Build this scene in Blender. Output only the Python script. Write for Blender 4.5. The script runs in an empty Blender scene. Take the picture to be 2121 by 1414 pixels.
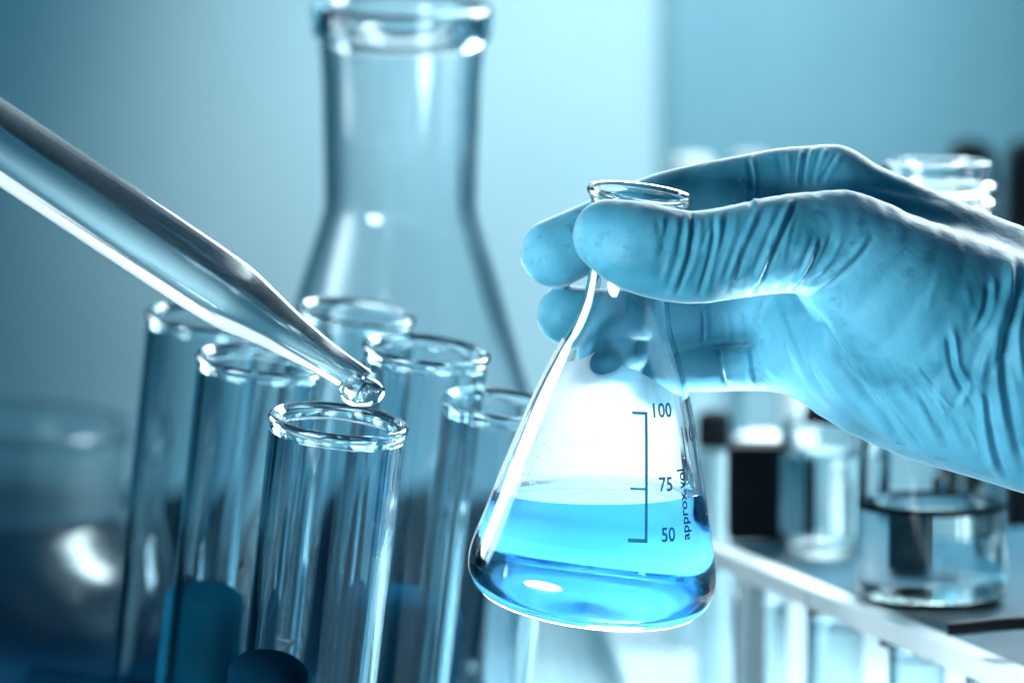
import bpy, bmesh, math, random
import numpy as np
from mathutils import Vector, Matrix
random.seed(7)
C = bpy.context.scene.collection
sc = bpy.context.scene
R = math.radians

# ---------------------------------------------------------------- camera, world, light, exposure
FPX, PITCH, CAMH = 8000.0, R(6.0), 0.30
cam_d = bpy.data.cameras.new('camera'); cam = bpy.data.objects.new('camera', cam_d); C.objects.link(cam)
cam.location = (0, 0, CAMH); cam.rotation_euler = (R(90) - PITCH, 0, 0)
cam_d.sensor_width = 36.0; cam_d.lens = 36.0 * FPX / 2121.0
cam_d.clip_start = 0.02; cam_d.clip_end = 60
cam_d.dof.use_dof = True; cam_d.dof.focus_distance = 0.995; cam_d.dof.aperture_fstop = cam_d.lens / 14.5
sc.camera = cam
FWD = Vector((0, math.cos(PITCH), -math.sin(PITCH))); RT = Vector((1, 0, 0)); UP = Vector((0, math.sin(PITCH), math.cos(PITCH)))
def P(px, py, d=1.0):
    """point seen at photo pixel (px,py) at distance d along the view axis"""
    return Vector((0, 0, CAMH)) + FWD * d + RT * ((px - 1060.5) / FPX * d) + UP * ((707 - py) / FPX * d)
def DIR(lean, tilt):
    return (UP * math.cos(lean) * math.cos(tilt) + RT * math.sin(lean) * math.cos(tilt) - FWD * math.sin(tilt)).normalized()

sc.view_settings.view_transform = 'Standard'; sc.view_settings.look = 'None'
sc.view_settings.exposure = 0.0; sc.view_settings.gamma = 1.0; sc.view_settings.use_curve_mapping = False
cy = sc.cycles
cy.max_bounces = 24; cy.transmission_bounces = 24; cy.glossy_bounces = 8; cy.diffuse_bounces = 3; cy.transparent_max_bounces = 16
cy.caustics_refractive = True; cy.caustics_reflective = False; cy.use_denoising = True
cy.sample_clamp_indirect = 20.0; cy.blur_glossy = 0.5

world = bpy.data.worlds.new('World'); sc.world = world; world.use_nodes = True
wn = world.node_tree; wn.nodes.clear()
def wnode(t, **k):
    n = wn.nodes.new(t)
    for a, b in k.items(): setattr(n, a, b)
    return n
# dark laboratory surroundings with a pale ceiling: what the glass reflects and bends
tc = wnode('ShaderNodeTexCoord'); sep = wnode('ShaderNodeSeparateXYZ'); wn.links.new(tc.outputs['Generated'], sep.inputs[0])
az = wnode('ShaderNodeMath', operation='ARCTAN2'); wn.links.new(sep.outputs['X'], az.inputs[0]); wn.links.new(sep.outputs['Y'], az.inputs[1])
az2 = wnode('ShaderNodeMath', operation='MULTIPLY_ADD'); az2.inputs[1].default_value = 0.5/math.pi; az2.inputs[2].default_value = 0.5
wn.links.new(az.outputs[0], az2.inputs[0])
def ramp(src, stops):
    r = wnode('ShaderNodeValToRGB'); wn.links.new(src, r.inputs[0]); cr = r.color_ramp
    cr.elements[0].position = stops[0][0]; cr.elements[0].color = (*stops[0][1], 1)
    cr.elements[1].position = stops[-1][0]; cr.elements[1].color = (*stops[-1][1], 1)
    for p, c in stops[1:-1]: e = cr.elements.new(p); e.color = (*c, 1)
    return r
NV = (0.004, 0.050, 0.095); DK = (0.001, 0.006, 0.012); LT = (0.40, 0.75, 0.88); MD = (0.025, 0.16, 0.26)
# azimuth of the room: 0.5 is straight ahead, below it the left side, above it the right side
rb = ramp(az2.outputs[0], [(0.0, NV), (0.12, DK), (0.205, LT), (0.22, LT), (0.25, NV), (0.27, DK), (0.33, DK), (0.345, MD), (0.36, DK), (0.42, NV), (0.50, MD),
     (0.555, NV), (0.57, DK), (0.67, DK), (0.68, NV), (0.71, LT), (0.73, NV), (0.78, DK), (0.90, NV), (1.0, MD)])
# pale ceiling
rc_ = ramp(sep.outputs['Z'], [(0.30, (0, 0, 0)), (0.46, (1, 1, 1)), (1.0, (1, 1, 1))])
mx = wnode('ShaderNodeMix', data_type='RGBA'); mx.inputs[7].default_value = (0.09, 0.46, 0.68, 1)
wn.links.new(rc_.outputs[0], mx.inputs[0]); wn.links.new(rb.outputs[0], mx.inputs[6])
bg = wnode('ShaderNodeBackground'); bg.inputs[1].default_value = 0.36; wn.links.new(mx.outputs[2], bg.inputs[0])
wo = wnode('ShaderNodeOutputWorld'); wn.links.new(bg.outputs[0], wo.inputs[0])

def lamp(name, loc, target, size, power, color, kind='AREA', size_y=None, **k):
    d = bpy.data.lights.new(name, kind); d.energy = power; d.color = color
    if kind == 'AREA':
        d.shape = k.get('shape', 'RECTANGLE'); d.size = size; d.size_y = size_y or size; d.spread = k.get('spread', math.pi)
    elif kind == 'SPOT':
        d.shadow_soft_size = size; d.spot_size = k.get('cone', R(60)); d.spot_blend = 1.0
    o = bpy.data.objects.new(name, d); C.objects.link(o); o.location = loc
    o.rotation_euler = (Vector(target) - Vector(loc)).to_track_quat('-Z', 'Y').to_euler()
    return o
WH = (0.86, 0.97, 1.0); BL = (0.16, 0.66, 1.0)
# key: low at the left in front; top: over and behind the flask; the others are added fills and washes out of view
lamp('key_lamp', (-0.60, 0.40, 0.105), P(1800, 650, 1.0), 0.60, 1.55, WH, size_y=0.20, shape='ELLIPSE', spread=R(52))
lamp('top_lamp', (0.15, 1.46, 0.43), P(1280, 950, 1.0), 0.26, 2.8, WH, size_y=0.16, shape='ELLIPSE')
lamp('overhead_fill', (0.15, 2.15, 1.15), (0.0, 1.0, 0.2), 1.5, 5.6, WH, size_y=1.1)  # added unseen fill that whitens the lower half of the pipette
lamp('rear_left_fill', (-0.32, 1.24, 0.27), P(1250, 850, 1.0), 0.20, 0.5, WH, shape='ELLIPSE', spread=R(120))  # added unseen fill lighting the flask's white skin from behind
lamp('base_fill', (0.035, 1.06, 0.010), P(1240, 1245, 1.015), 0.05, 0.42, WH, spread=R(34), shape='ELLIPSE')  # added unseen fill brightening the flask base from below
lamp('shelf_fill', (0.34, 1.48, 0.40), (0.13, 1.30, 0.13), 0.20, 2.2, WH, spread=R(110), shape='ELLIPSE')  # added unseen fill for the bottles and shelf at the right
lamp('wall_spot', (0.045, 1.60, 0.62), (0.045, 2.11, 0.20), 0.05, 20.0, (0.92, 0.99, 1.0), kind='SPOT', cone=R(56))  # unseen spot put in to brighten the middle of the wall
lamp('wall_wash', (-0.10, 1.40, 0.70), (-0.05, 2.11, 0.15), 0.30, 0.7, (0.03, 0.66, 1.0))  # added broad cyan wash, no real source behind it
lamp('cupboard_lamp', (0.20, 1.45, 0.85), (0.18, 2.05, 0.26), 0.08, 2.8, (0.40, 0.80, 1.0), kind='SPOT', cone=R(34))
lamp('bench_fill', (0.16, 1.60, 0.50), (0.12, 1.50, 0.0), 0.12, 0.42, WH, spread=R(90))  # unseen fill put in to brighten the right of the table

# ---------------------------------------------------------------- materials
def mat(name, base=(0.5, 0.5, 0.5), rough=0.5, metal=0.0, **inp):
    m = bpy.data.materials.new(name); m.use_nodes = True
    b = m.node_tree.nodes['Principled BSDF']
    b.inputs['Base Color'].default_value = (*base, 1); b.inputs['Roughness'].default_value = rough
    b.inputs['Metallic'].default_value = metal
    for k, v in inp.items(): b.inputs[k.replace('_', ' ')].default_value = v
    return m
def noisy(m, c1, c2, scale, detail=4, bump=0.0, lo=0.35, hi=0.65):
    nt = m.node_tree; b = nt.nodes['Principled BSDF']
    t = nt.nodes.new('ShaderNodeTexCoord'); n = nt.nodes.new('ShaderNodeTexNoise'); r = nt.nodes.new('ShaderNodeValToRGB')
    n.inputs['Scale'].default_value = scale; n.inputs['Detail'].default_value = detail
    nt.links.new(t.outputs['Object'], n.inputs['Vector']); nt.links.new(n.outputs['Fac'], r.inputs[0])
    r.color_ramp.elements[0].position = lo; r.color_ramp.elements[1].position = hi
    r.color_ramp.elements[0].color = (*c1, 1); r.color_ramp.elements[1].color = (*c2, 1)
    nt.links.new(r.outputs[0], b.inputs['Base Color'])
    if bump:
        bp = nt.nodes.new('ShaderNodeBump'); bp.inputs['Distance'].default_value = bump; bp.inputs['Strength'].default_value = 0.6
        nt.links.new(n.outputs['Fac'], bp.inputs['Height']); nt.links.new(bp.outputs[0], b.inputs['Normal'])
    return m
def glass(name, color=(0.93, 0.985, 1.0), ior=1.47, rough=0.0, absorb=None, density=0):
    m = bpy.data.materials.new(name); m.use_nodes = True; nt = m.node_tree; nt.nodes.clear()
    g = nt.nodes.new('ShaderNodeBsdfGlass'); g.inputs['Color'].default_value = (*color, 1)
    g.inputs['IOR'].default_value = ior; g.inputs['Roughness'].default_value = rough
    o = nt.nodes.new('ShaderNodeOutputMaterial'); nt.links.new(g.outputs[0], o.inputs['Surface'])
    if absorb:
        v = nt.nodes.new('ShaderNodeVolumeAbsorption'); v.inputs['Color'].default_value = (*absorb, 1); v.inputs['Density'].default_value = density
        nt.links.new(v.outputs[0], o.inputs['Volume'])
    return m
GL = glass('clear_glass', (0.975, 0.995, 1.0))
GL_BLUE = glass('tube_glass', (0.94, 0.98, 0.99), absorb=(0.05, 0.50, 0.68), density=58)
GL_PIP = glass('pipette_glass', (0.95, 0.99, 1.0), ior=1.42, rough=0.15)
GL_SOFT = glass('soft_glass', (0.98, 0.995, 1.0), rough=0.05, absorb=(0.10, 0.50, 0.64), density=38)
GL_HAZY = glass('hazy_glass', (0.88, 0.96, 0.98), rough=0.2)
WATER = glass('water', (0.97, 1.0, 1.0), ior=1.333)
BLUE_LIQ = glass('blue_liquid', (1, 1, 1), ior=1.345, absorb=(0.0, 0.73, 1.0), density=42)
WALL = noisy(mat('wall_paint', (0.7, 0.8, 0.84), 0.8), (0.45, 0.71, 0.80), (0.51, 0.75, 0.84), 6)
CUP = noisy(mat('cupboard_blue', (0.1, 0.32, 0.45), 0.5), (0.16, 0.37, 0.46), (0.20, 0.42, 0.51), 5)
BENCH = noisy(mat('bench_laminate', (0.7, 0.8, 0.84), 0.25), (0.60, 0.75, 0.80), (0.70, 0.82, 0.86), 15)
SHEET = noisy(mat('dark_navy_sheet', (0.01, 0.07, 0.12), 0.9, Specular_IOR_Level=0.08), (0.001, 0.016, 0.032), (0.002, 0.025, 0.048), 12)
PEG = noisy(mat('peg_plastic', (0.02, 0.13, 0.21), 0.9, Specular_IOR_Level=0.0), (0.003, 0.060, 0.11), (0.004, 0.075, 0.14), 60)
WPL = noisy(mat('white_plastic', (0.85, 0.9, 0.92), 0.3), (0.80, 0.88, 0.90), (0.88, 0.93, 0.95), 40)
ACR = noisy(mat('shelf_acrylic', (0.06, 0.25, 0.36), 0.4, Specular_IOR_Level=0.15), (0.006, 0.055, 0.09), (0.012, 0.08, 0.12), 20)
BLK = noisy(mat('black_plastic', (0.004, 0.006, 0.01), 0.5, Specular_IOR_Level=0.15), (0.002, 0.004, 0.006), (0.005, 0.008, 0.012), 50)
NAVY = noisy(mat('navy_plastic', (0.01, 0.05, 0.09), 0.9, Specular_IOR_Level=0.0), (0.001, 0.012, 0.028), (0.0015, 0.018, 0.04), 50)
INK = mat('scale_ink', (0.03, 0.22, 0.32), 0.5)
INK2 = mat('dark_ink', (0.01, 0.06, 0.09), 0.5)
def glow_skin_mat():  # translucent white for the added skin that brightens the flask
    m = bpy.data.materials.new('added_white_skin'); m.use_nodes = True; nt = m.node_tree; nt.nodes.clear()
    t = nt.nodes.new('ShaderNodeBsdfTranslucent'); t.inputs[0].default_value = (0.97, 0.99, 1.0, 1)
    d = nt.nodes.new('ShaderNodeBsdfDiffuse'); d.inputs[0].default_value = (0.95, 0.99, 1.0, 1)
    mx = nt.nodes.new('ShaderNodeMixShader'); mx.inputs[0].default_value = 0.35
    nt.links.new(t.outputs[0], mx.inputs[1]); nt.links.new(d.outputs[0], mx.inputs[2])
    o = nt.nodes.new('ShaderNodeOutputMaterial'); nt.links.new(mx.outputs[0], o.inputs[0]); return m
GLOW_SKIN = glow_skin_mat()
def glove_mat():
    m = mat('latex_glove', (0.07, 0.40, 0.58), 0.58, Subsurface_Weight=0.2, Sheen_Weight=1.0, Sheen_Roughness=0.28)
    nt = m.node_tree; b = nt.nodes['Principled BSDF']
    b.inputs['Subsurface Radius'].default_value = (0.002, 0.004, 0.006); b.inputs['Subsurface Scale'].default_value = 1.0
    b.inputs['Sheen Tint'].default_value = (0.7, 0.92, 1.0, 1); b.inputs['Specular IOR Level'].default_value = 0.25
    t = nt.nodes.new('ShaderNodeTexCoord'); n = nt.nodes.new('ShaderNodeTexNoise'); n.inputs['Scale'].default_value = 42; n.inputs['Detail'].default_value = 6
    n.inputs['Distortion'].default_value = 0.6
    nt.links.new(t.outputs['Object'], n.inputs['Vector'])
    r = nt.nodes.new('ShaderNodeValToRGB'); nt.links.new(n.outputs['Fac'], r.inputs[0])
    r.color_ramp.elements[0].position = 0.36; r.color_ramp.elements[0].color = (0.028, 0.195, 0.29, 1)
    r.color_ramp.elements[1].position = 0.60; r.color_ramp.elements[1].color = (0.080, 0.330, 0.475, 1)
    # dark damp specks in patches
    n3 = nt.nodes.new('ShaderNodeTexNoise'); n3.inputs['Scale'].default_value = 210; n3.inputs['Detail'].default_value = 5; n3.inputs['Roughness'].default_value = 0.65
    n4 = nt.nodes.new('ShaderNodeTexNoise'); n4.inputs['Scale'].default_value = 26; n4.inputs['Detail'].default_value = 3
    r3 = nt.nodes.new('ShaderNodeValToRGB'); r3.color_ramp.elements[0].position = 0.56; r3.color_ramp.elements[1].position = 0.68
    r4 = nt.nodes.new('ShaderNodeValToRGB'); r4.color_ramp.elements[0].position = 0.52; r4.color_ramp.elements[1].position = 0.62
    nt.links.new(t.outputs['Object'], n3.inputs['Vector']); nt.links.new(t.outputs['Object'], n4.inputs['Vector'])
    nt.links.new(n3.outputs['Fac'], r3.inputs[0]); nt.links.new(n4.outputs['Fac'], r4.inputs[0])
    mu = nt.nodes.new('ShaderNodeMath'); mu.operation = 'MULTIPLY'; nt.links.new(r3.outputs[0], mu.inputs[0]); nt.links.new(r4.outputs[0], mu.inputs[1])
    mu2 = nt.nodes.new('ShaderNodeMath'); mu2.operation = 'MULTIPLY'; mu2.inputs[1].default_value = 0.55; nt.links.new(mu.outputs[0], mu2.inputs[0])
    mm_ = nt.nodes.new('ShaderNodeMix'); mm_.data_type = 'RGBA'; mm_.inputs[7].default_value = (0.012, 0.11, 0.17, 1)
    nt.links.new(mu2.outputs[0], mm_.inputs[0]); nt.links.new(r.outputs[0], mm_.inputs[6])
    nt.links.new(mm_.outputs[2], b.inputs['Base Color'])
    n2 = nt.nodes.new('ShaderNodeTexNoise'); n2.inputs['Scale'].default_value = 260; n2.inputs['Detail'].default_value = 5
    nt.links.new(t.outputs['Object'], n2.inputs['Vector'])
    bp = nt.nodes.new('ShaderNodeBump'); bp.inputs['Distance'].default_value = 0.0006; bp.inputs['Strength'].default_value = 0.5
    nt.links.new(n2.outputs['Fac'], bp.inputs['Height']); nt.links.new(bp.outputs[0], b.inputs['Normal'])
    return m
GLOVE = glove_mat()

# ---------------------------------------------------------------- object helpers
def link(name, me, m, parent=None):
    me.materials.clear(); me.materials.append(m)
    o = bpy.data.objects.new(name, me); C.objects.link(o)
    if parent: o.parent = parent
    return o
def from_bm(name, bm, m, parent=None, smooth=False):
    me = bpy.data.meshes.new(name); bmesh.ops.recalc_face_normals(bm, faces=bm.faces[:]); bm.to_mesh(me); bm.free()
    if smooth:
        for p in me.polygons: p.use_smooth = True
        me.set_sharp_from_angle(angle=R(38))
    return link(name, me, m, parent)
def thing(name, label, cat, mtx, group=None):
    o = bpy.data.objects.new(name, None); C.objects.link(o); o.matrix_world = mtx
    o.empty_display_size = 0.01
    return tag(o, label, cat, group)
def tag(o, label=None, cat=None, group=None, kind=None):
    if label: o['label'] = label
    if cat: o['category'] = cat
    if group: o['group'] = group
    if kind: o['kind'] = kind
    return o
def frame(origin, axis):
    """matrix whose Z is the axis, -Y faces the camera, X to the right"""
    z = axis.normalized(); x = (RT - z * RT.dot(z)).normalized(); y = z.cross(x)
    return Matrix(((x.x, y.x, z.x, origin.x), (x.y, y.y, z.y, origin.y), (x.z, y.z, z.z, origin.z), (0, 0, 0, 1)))
def catmull(pts, n=6):
    out = []
    P_ = [pts[0]] + list(pts) + [pts[-1]]
    for i in range(1, len(P_) - 2):
        p0, p1, p2, p3 = P_[i-1], P_[i], P_[i+1], P_[i+2]
        for k in range(n):
            t = k / n
            out.append(tuple(0.5 * ((2*p1[j]) + (-p0[j]+p2[j])*t + (2*p0[j]-5*p1[j]+4*p2[j]-p3[j])*t*t + (-p0[j]+3*p1[j]-3*p2[j]+p3[j])*t**3) for j in range(len(p1))))
    out.append(tuple(pts[-1])); return out
def lathe_bm(prof, seg=96, closed=True, a0=0.0, a1=2*math.pi):
    """prof: (r,z) list; closed = the profile is a loop (a wall); else it ends on the axis"""
    bm = bmesh.new(); full = abs(a1 - a0 - 2*math.pi) < 1e-6
    rings = []
    for i in range(seg if full else seg + 1):
        a = a0 + (a1 - a0) * i / seg; ca, sa = math.sin(a), -math.cos(a)
        rings.append([bm.verts.new((r*ca, r*sa, z)) for r, z in prof])
    n = len(prof)
    for i in range(len(rings) if full else len(rings) - 1):
        A, B = rings[i], rings[(i+1) % len(rings)]
        for j in range(n if closed else n - 1):
            k = (j+1) % n
            try: bm.faces.new((A[j], B[j], B[k], A[k]))
            except ValueError: pass
    bmesh.ops.remove_doubles(bm, verts=bm.verts[:], dist=1e-7)
    return bm
def box_bm(x0, x1, y0, y1, z0, z1, bev=0.0, bm=None, seg=3):
    b = bmesh.new(); bmesh.ops.create_cube(b, size=1.0)
    for v in b.verts: v.co = Vector(((x0+x1)/2 + v.co.x*(x1-x0), (y0+y1)/2 + v.co.y*(y1-y0), (z0+z1)/2 + v.co.z*(z1-z0)))
    if bev: bmesh.ops.bevel(b, geom=b.edges[:], offset=bev, segments=seg, affect='EDGES', profile=0.5)
    return b
def tube_bm(pts, r, seg=16, bm=None):
    bm = bm or bmesh.new(); rings = []
    for i, p in enumerate(pts):
        p = Vector(p); d = (Vector(pts[min(i+1, len(pts)-1)]) - Vector(pts[max(i-1, 0)])).normalized()
        s = d.cross(Vector((0.1, 0.2, 1))).normalized(); t = d.cross(s)
        rr = r[i] if isinstance(r, (list, tuple)) else r
        rings.append([bm.verts.new(p + s*rr*math.cos(2*math.pi*k/seg) + t*rr*math.sin(2*math.pi*k/seg)) for k in range(seg)])
    for A, B in zip(rings, rings[1:]):
        for k in range(seg): bm.faces.new((A[k], A[(k+1) % seg], B[(k+1) % seg], B[k]))
    bm.faces.new(rings[0]); bm.faces.new(rings[-1]); return bm
def wall_profile(outer, th, base_th=None):
    """closed loop from an outer (r,z) profile running rim -> foot centre; wall thickness th"""
    inner = []
    for i, (r, z) in enumerate(outer):
        a = outer[max(i-1, 0)]; b = outer[min(i+1, len(outer)-1)]
        dx, dz = b[0]-a[0], b[1]-a[1]; L = math.hypot(dx, dz) or 1
        nx, nz_ = dz/L, -dx/L          # inward / upward
        tt = th if base_th is None else th + (base_th-th) * min(1, abs(nz_))**2
        inner.append((max(r + nx*tt, 0.0), z + nz_*tt))
    return inner
def text_mesh(s, size, sx=1.0):
    cu = bpy.data.curves.new('txt', 'FONT'); cu.body = s; cu.size = size; cu.align_x = 'CENTER'; cu.align_y = 'CENTER'; cu.resolution_u = 3; cu.offset = size*0.018
    o = bpy.data.objects.new('txt', cu); C.objects.link(o)
    dg = bpy.context.evaluated_depsgraph_get(); me = bpy.data.meshes.new_from_object(o.evaluated_get(dg))
    V = [(v.co.x*sx, v.co.y) for v in me.vertices]; F = [tuple(p.vertices) for p in me.polygons]
    bpy.data.objects.remove(o); bpy.data.curves.remove(cu); bpy.data.meshes.remove(me)
    return V, F

# ---------------------------------------------------------------- setting
tag(from_bm('table', box_bm(-2.2, 2.2, -0.6, 2.13, -0.04, 0.0, 0), BENCH), kind='structure')
tag(from_bm('wall', box_bm(-1.0, 1.6, 2.11, 2.19, 0.0, 0.56, 0), WALL), kind='structure')
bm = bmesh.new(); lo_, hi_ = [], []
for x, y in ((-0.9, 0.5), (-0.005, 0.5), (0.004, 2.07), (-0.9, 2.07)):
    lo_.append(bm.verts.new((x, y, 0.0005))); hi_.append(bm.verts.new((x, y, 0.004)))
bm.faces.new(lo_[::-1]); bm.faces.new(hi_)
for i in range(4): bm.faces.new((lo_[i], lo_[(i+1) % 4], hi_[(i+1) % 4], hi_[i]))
o = from_bm('dark_sheet', bm, SHEET)  # added sheet that darkens the unlit left of the table
tag(o, 'dark navy sheet added over the unlit table under the test tubes', 'mat')
# wall cupboard hung on the right of the wall
cx0 = P(1372, 0, 2.05).x
cup = thing('wall_cupboard', 'blurred blue cupboard hung on the wall behind the gloved hand', 'cupboard', Matrix.Translation((cx0, 2.05, 0.08)))
from_bm('carcass', box_bm(0.0, 0.9, 0.012, 0.058, 0.09, 0.60, 0.002), CUP, cup)
from_bm('door', box_bm(0.004, 0.20, -0.004, 0.0115, 0.092, 0.598, 0.003), CUP, cup)
from_bm('door', box_bm(0.206, 0.55, -0.004, 0.0115, 0.092, 0.598, 0.003), CUP, cup)

# ---------------------------------------------------------------- the small conical flask held in the hand
LEAN, TAU = R(6.9), R(11)
mm = 0.001
ax = DIR(LEAN, TAU)
F0 = P(1326 - 0.121*150, 390 + 150, 1.0) + ax * (150/8*mm)      # rim centre; the neck passes the focus plane
FM = frame(F0, ax)
prof_px = [(104, -1), (109, -7), (109.5, -14), (104, -24), (97, -42), (89, -80), (86, -130), (86, -200), (92, -250), (106, -295), (127, -345), (166, -450), (210, -600), (237, -700),
           (252, -752), (257.5, -785), (255, -812), (244, -836), (225, -852), (195, -860), (120, -861), (0.0, -858)]
prof_px = [(r*(1.015 if z < -300 else 1.0), z if z > -300 else -300+(z+300)*1.045) for r, z in prof_px]
outer = [(max(r, 0)/8*mm, z/8*mm) for r, z in catmull(prof_px, 5)]
outer[-1] = (0.0, outer[-1][1])
inner = wall_profile(outer, 1.25*mm, 2.2*mm)
inner[0] = (outer[0][0] - 0.9*mm, outer[0][1] - 0.1*mm); inner[-1] = (0.0, inner[-1][1])
def r_out(z):
    for (r0, z0), (r1, z1) in zip(outer, outer[1:]):
        if z0 >= z >= z1: return r0 + (r1-r0)*(z0-z)/max(z0-z1, 1e-9)
    return outer[-2][0]
flask = thing('conical_flask', 'small conical flask with 100, 75 and 50 marks gripped by the gloved hand', 'flask', FM)
lip_i = next(i for i, p in enumerate(outer) if p[1] < -26/8*mm)
lip = outer[:lip_i+1] + inner[:lip_i+1][::-1]
body = outer[lip_i:] + inner[lip_i:][::-1]
from_bm('glass_body', lathe_bm(body, 160), GL, flask, True)
from_bm('rim', lathe_bm([(r, z - 0.02*mm) for r, z in lip], 160), GL, flask, True)
# added white skin behind plain glass for its white glow (rear wall and underside)
def skin_patch():
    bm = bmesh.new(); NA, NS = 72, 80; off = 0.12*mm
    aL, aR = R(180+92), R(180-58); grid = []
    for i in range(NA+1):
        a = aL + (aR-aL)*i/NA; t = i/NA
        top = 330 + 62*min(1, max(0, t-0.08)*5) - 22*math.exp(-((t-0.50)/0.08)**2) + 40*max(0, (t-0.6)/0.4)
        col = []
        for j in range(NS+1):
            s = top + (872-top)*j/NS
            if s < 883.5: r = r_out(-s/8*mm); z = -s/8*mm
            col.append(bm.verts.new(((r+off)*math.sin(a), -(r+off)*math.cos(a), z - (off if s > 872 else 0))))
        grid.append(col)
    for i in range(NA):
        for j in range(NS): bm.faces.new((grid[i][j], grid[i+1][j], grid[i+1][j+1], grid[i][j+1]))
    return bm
from_bm('glow_skin_back', skin_patch(), GLOW_SKIN, flask, True)
from_bm('glow_skin_base', lathe_bm([(0.0, outer[-1][1]-0.3*mm)]+[(r, z-0.3*mm) for r, z in outer[::-1] if 2*mm < r and z < outer[-1][1]+0.8*mm], 96, closed=False), GLOW_SKIN, flask, True)
# printed scale
def wrap(V, F, az0, z0, rot=0.0, off=0.10*mm, bm=None):
    bm = bm or bmesh.new(); vs = []
    c, s = math.cos(rot), math.sin(rot)
    for x, y in V:
        u, v = x*c - y*s, x*s + y*c
        z = z0 + v*0.97; r = r_out(z) + off
        a = az0 + u/r; vs.append(bm.verts.new((r*math.sin(a), -r*math.cos(a), z)))
    for f in F:
        try: bm.faces.new([vs[i] for i in f])
        except ValueError: pass
    return bm
def strip(az0, az1, s0, s1, w, bm):
    n = 40; prev = None
    for i in range(n+1):
        t = i/n; a = az0+(az1-az0)*t; s = s0+(s1-s0)*t; z = -s/8*mm; r = r_out(z)+0.1*mm
        if abs(s1-s0) > 60: da, dz = w/2/r, 0
        else: da, dz = 0, w/2
        pr = []
        for sg in (-1, 1):
            zz = z + sg*dz; rr = r_out(zz)+0.1*mm; aa = a + sg*da
            pr.append(bm.verts.new((rr*math.sin(aa), -rr*math.cos(aa), zz)))
        if prev: bm.faces.new((prev[0], prev[1], pr[1], pr[0]))
        prev = pr
    return bm
def proj(a, sp):
    z = -sp/8*mm; r = r_out(z); w = FM @ Vector((r*math.sin(a), -r*math.cos(a), z)) - Vector((0, 0, CAMH)); d = w.dot(FWD)
    return 1060.5+w.dot(RT)/d*FPX, 707-w.dot(UP)/d*FPX
def on_flask(px, py):
    """angle round the flask and distance down it of the spot seen at a photo pixel"""
    a, s_ = 0.6, py-390.0
    for _ in range(40):
        x, y = proj(a, s_); x2, y2 = proj(a+0.01, s_)
        a += max(-0.1, min(0.1, (px-x)/max((x2-x)/0.01, 40))); s_ += (py-y)*0.8
    return a, s_
bm = bmesh.new(); a0_, s0_ = on_flask(1338, 855); a1_, s1_ = on_flask(1338, 1119)
def tick(x0, x1, y, w):
    a2, s2 = on_flask(x0, y); a3, s3 = on_flask(x1, y+2); strip(a2, a3, s2, s2, w, bm)
strip(a0_, a1_, s0_, s1_, 0.8*mm, bm)
tick(1309, 1341, 854, 0.75*mm); tick(1305, 1336, 1011, 0.6*mm); tick(1300, 1341, 1118, 0.95*mm)
from_bm('scale_bracket', bm, INK, flask)
for s_, x_, y_ in (('100', 1370, 851), ('75', 1379, 1004), ('50', 1384, 1108)):
    V, F = text_mesh(s_, 5.1*mm, 0.92); a_, t_ = on_flask(x_, y_)
    from_bm('scale_number', wrap(V, F, a_, -t_/8*mm), INK, flask)
V, F = text_mesh('approx.vol.', 4.3*mm, 1.0); a_, t_ = on_flask(1416, 1040)
from_bm('scale_caption', wrap(V, F, a_, -t_/8*mm, rot=R(90)), INK2, flask)
bm = bmesh.new(); a_, t_ = on_flask(1411, 884); a2, t2 = on_flask(1421, 958); strip(a_, a2, t_, t2, 0.45*mm, bm)
from_bm('side_scale_line', bm, INK2, flask)
V, F = text_mesh('100', 5.2*mm, 1.1); a_, t_ = on_flask(1431, 900)
from_bm('side_scale_number', wrap(V, F, a_, -t_/8*mm), INK2, flask)
# condensation beads on the inside just above the liquid
bm = bmesh.new(); rd = random.Random(11)
for i in range(110):
    px = rd.choice((rd.uniform(1040, 1110), rd.uniform(1040, 1440))); py = (1008 - rd.random()**2*(150 if px < 1110 else 28))
    a_, t_ = on_flask(px, py)
    if i % 3: a_ = math.pi-a_ if px > 1110 else a_
    z = -t_/8*mm; r = r_out(z)-1.32*mm; c = Vector((r*math.sin(a_), -r*math.cos(a_), z)); sz = rd.uniform(0.12, 0.42)*mm
    g = bmesh.ops.create_icosphere(bm, subdivisions=2, radius=sz)
    for v in g['verts']: v.co += c
tag(from_bm('condensation', bm, WATER, flask, True), kind='stuff')
# the blue liquid: the inside of the flask below a level plane
liq_in = [(max(r + 0.35*mm, 0) if r > 0.3*mm else r, z - (0.35*mm if r < 22*mm and z < -100*mm else 0)) for r, z in inner if z < -50*mm]
liq_in[-1] = (0.0, liq_in[-1][1])
bm = lathe_bm([(0.0, liq_in[0][1])] + liq_in, 160, closed=False)
inv = FM.inverted()
lvl = P(1245, 1014, 1.0 + 0.012); n_l = (inv.to_3x3() @ Vector((0, 0, 1))).normalized()
r_ = bmesh.ops.bisect_plane(bm, geom=bm.verts[:]+bm.edges[:]+bm.faces[:], plane_co=inv @ lvl, plane_no=n_l, clear_outer=True)
ed = [g for g in r_['geom_cut'] if isinstance(g, bmesh.types.BMEdge)]
bmesh.ops.contextual_create(bm, geom=ed)
o = from_bm('blue_liquid', bm, BLUE_LIQ, None, True); o.matrix_world = FM
for p in o.data.polygons:
    if len(p.vertices) > 8: p.use_smooth = False
tag(o, 'bright blue solution filling the bottom of the hand held flask', 'liquid')

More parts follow.
